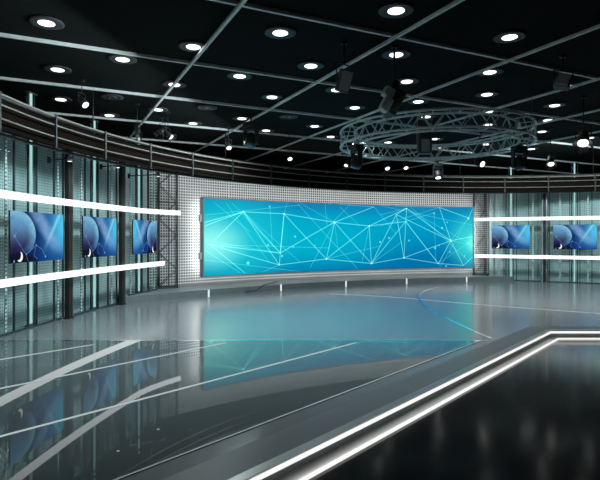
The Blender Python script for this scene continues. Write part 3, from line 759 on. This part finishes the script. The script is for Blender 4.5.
def moving_light(c, d, s, label, lit=None, top=None, grey=False):
    """base box, yoke with two arms, rounded head with a lens"""
    c = Vector(c); t = thing('moving_light', label, 'moving light', c, 'moving lights on the rig'); A = aim_m(d)
    side = A @ Vector((1, 0, 0)); side.z = 0; side.normalize(); ang = math.atan2(side.y, side.x); Z = rotz(ang)
    m = MB(); m.lathe([(s*.30, s*.62), (s*.44, s*.55), (s*.5, s*.15), (s*.46, -s*.25), (s*.40, -s*.42)], c, A, 18); m.build('head', M['dark_grey'] if grey else M['housing'], t)
    m = MB(); m.lathe([(s*.36, -s*.42), (s*.36, -s*.43), (s*.2, -s*.46), (0.001, -s*.47)], c, A, 16); m.build('lens', M['lens'] if lit else M['lens_off'], t)
    for q in (-1, 1):
        m = MB(); m.box(c+side*q*s*.6+Vector((0, 0, s*.30)), (s*.16, s*.42, s*1.25), Z, bevel=s*.03); m.build('yoke_arm', M['dark_grey'] if grey else M['housing'], t)
    m = MB(); m.box(c+Vector((0, 0, s*1.0)), (s*1.36, s*.55, s*.22), Z, bevel=s*.03); m.build('yoke_bridge', M['housing'], t)
    m = MB(); m.box(c+Vector((0, 0, s*1.33)), (s*1.15, s*.8, s*.42), Z, bevel=s*.04); m.build('base', M['housing'], t)
    hanger(t, c.x, c.y, c.z+s*1.54, 0.02, top)
def panel_fixture(c, ang, tilt, sz, label, roll=0.0):
    """a boxy flood panel on a bracket: grey front, black back"""
    c = Vector(c); t = thing('flood_panel', label, 'light fixture', c, 'boxy flood lights on the rig')
    A = (rotz(ang) @ Matrix.Rotation(tilt, 3, 'X') @ Matrix.Rotation(roll, 3, 'Y'))
    m = MB(); m.box(c, sz, A, bevel=0.015); m.build('case', M['dark_grey'], t)
    m = MB(); m.box(c+A @ Vector((0, -sz[1]/2-.006, 0)), (sz[0]*.82, .012, sz[2]*.86), A); m.build('front_panel', M['light_grey'], t)
    for q in range(3):
        m = MB(); m.box(c+A @ Vector(((q-1)*sz[0]*.25, sz[1]/2+.02, 0)), (.02, .04, sz[2]*.8), A); m.build('cooling_fin', M['housing'], t)
    m = MB(); e = A @ Vector((sz[0]/2+.03, 0, 0)); up = Vector((0, 0, sz[2]*.75)); m.tube([c+e, c+e+up, c-e+up, c-e], .014, 6)
    m.tube([c+e, c+e*.8], .02, 6); m.tube([c-e, c-e*.8], .02, 6); m.build('yoke', M['black'], t)
    hanger(t, c.x, c.y, (c+up).z, 0.016)
panel_fixture(at(344, 81, 8.0), R_(20), R_(18), (.20, .12, .34), 'dark boxy flood light left of the ring truss', R_(8))
panel_fixture(at(563, 82, 8.6), R_(-25), R_(-20), (.24, .14, .24), 'grey boxy flood light at upper right', R_(18))
# double-block fixture in front of the ring truss
c = at(393, 103, 8.15); t = thing('twin_flood', 'black fixture with two grey boxes above the ring truss left side', 'light fixture', c)
A = rotz(R_(15)) @ Matrix.Rotation(R_(28), 3, 'Y')
m = MB(); m.box(c, (.20, .26, .42), A, bevel=.02); m.build('body', M['housing'], t)
m = MB(); m.box(c+A @ Vector((-.17, -.10, .05)), (.16, .14, .15), A, bevel=.012); m.build('lamp_box', M['light_grey'], t)
m = MB(); m.box(c+A @ Vector((-.13, -.14, -.15)), (.14, .14, .22), A, bevel=.012); m.build('lamp_box', M['light_grey'], t)
m = MB(); m.box(c+Vector((0.02, 0, .27)), (.10, .10, .16), A); m.build('clamp', M['black'], t); hanger(t, c.x+.02, c.y, c.z+.33, .018)
# hanging box inside the ring
c = at(424.5, 146, 11.95); t = thing('hanging_projector', 'black box with grey front hanging inside the ring truss', 'projector', c)
m = MB(); m.box(c+Vector((0, 0, .30)), (.30, .26, .34), bevel=.02); m.build('upper_case', M['housing'], t)
m = MB(); m.box(c, (.27, .24, .36), bevel=.02); m.build('lower_case', M['housing'], t)
m = MB(); m.box(c+Vector((0, -.126, -.01)), (.19, .012, .29)); m.build('front_panel', M['mid_grey'], t)
for q in (-1, 1):
    m = MB(); m.tube([c+Vector((q*.165, 0, -.12)), c+Vector((q*.165, 0, .62))], .012, 6); m.tube([c+Vector((q*.165, 0, -.1)), c+Vector((q*.12, 0, -.1))], .01, 6); m.build('side_bracket', M['mid_grey'], t)
m = MB(); m.box(c+Vector((0, 0, .62)), (.36, .05, .03)); m.build('cross_bar', M['mid_grey'], t); hanger(t, c.x, c.y, c.z+.63, .018)

moving_light(at(251, 141, 12.85), (-.2, -.3, -1), .30, 'black moving light above the left end of the video wall')
moving_light((1.20, 11.05, 3.22), (-.25, -.1, -1), .25, 'black moving light under the left end of the ring truss', top=RZ0-0.025)
moving_light((4.72, 11.2, 3.22), (.1, -.4, -1), .25, 'black moving light under the right end of ring truss', top=RZ0-0.025)
moving_light(at(438, 175, 15.3), (0, -.4, -1), .22, 'small moving light centred below the ring truss, lens lit', True)
moving_light(at(480, 163, 15.0), (.5, -.9, -.5), .24, 'black moving light right of centre above the curved truss', True)
def sp(px, py, Y, d, r, ln, lab, **k): spotlight(at(px, py, Y), d, r, ln, lab, **k)
sp(583, 143, 11.0, (-.35, -.55, -.8), .115, .34, 'large lit spotlight at the right edge under the ceiling', doors=True)
sp(551, 164, 14.2, (-.2, -.6, -.8), .085, .30, 'lit spotlight right of the ring truss', doors=True)
sp(85.5, 105, 9.9, (.75, -.25, -.75), .07, .24, 'lit spotlight above the curved truss at far left')
sp(171, 137, 12.4, (.75, -.3, -.75), .065, .24, 'lit spotlight above the lattice tower on the left', doors=True)
sp(229, 148, 14.0, (.3, -.6, -.9), .07, .22, 'lit spotlight above the video wall left corner')
sp(290, 159, 15.0, (.2, -.6, -.9), .07, .22, 'lit spotlight over the video wall, left of ring truss')
sp(346, 165.5, 15.6, (-.3, -.6, -.9), .06, .2, 'small lit spotlight below the ring truss left end')
sp(387.5, 168.5, 15.75, (.2, -.6, -.9), .075, .22, 'lit spotlight below the ring truss, left one of a pair')
sp(406, 168, 16.4, (.1, -.6, -.9), .07, .22, 'lit spotlight below the ring truss, right one of a pair')
sp(525, 165.5, 15.4, (0, -.7, -.7), .06, .2, 'small lit spotlight below the ring truss right end')
sp(138, 133, 11.6, (.3, -.5, -.8), .05, .2, 'small dark spotlight above the curved truss, beside second column', lit=False, doors=True)
sp(160, 133, 12.9, (-.3, -.6, -.8), .075, .26, 'dark spotlight hanging left of the lit one above tower', lit=False, doors=True)

# ------------------------------------------------------------------ arm lamps reaching out over the left glass wall
def arm_lamp(px0, px1, py, r, label):
    p, q = L(px0, GR-.03), None
    Y = p.y; a = Vector((p.x, p.y, CAM_H+(HY-py)/FPX*p.y-0.05)); d = (LC-p).normalized(); e = a+Vector((d.x, d.y, 0))*r+Vector((0, 0, .02))
    t = thing('arm_lamp', label, 'lamp', a, 'arm lamps over the left screens')
    m = MB(); m.tube([a, e], .013, 8); m.build('arm', M['black'], t)
    m = MB(); m.box(a, (.05, .05, .12)); m.build('wall_plate', M['black'], t)
    m = MB(); m.lathe([(.035, .06), (.045, .0), (.05, -.05)], e, None, 12); m.build('lamp_head', M['dark_grey'], t)
    m = MB(); m.lathe([(.04, -.05), (.001, -.056)], e, None, 12); m.build('bulb', M['lens'], t)
arm_lamp(49, 70, 157.5, .42, 'thin black arm lamp above the leftmost screen')
arm_lamp(101, 120, 164.5, .42, 'thin black arm lamp above the second screen from left')
arm_lamp(129, 158, 174, .8, 'thin black arm lamp above the third screen from left')

for o in list(bpy.data.objects):
    if '_o' in o.keys(): del o['_o']
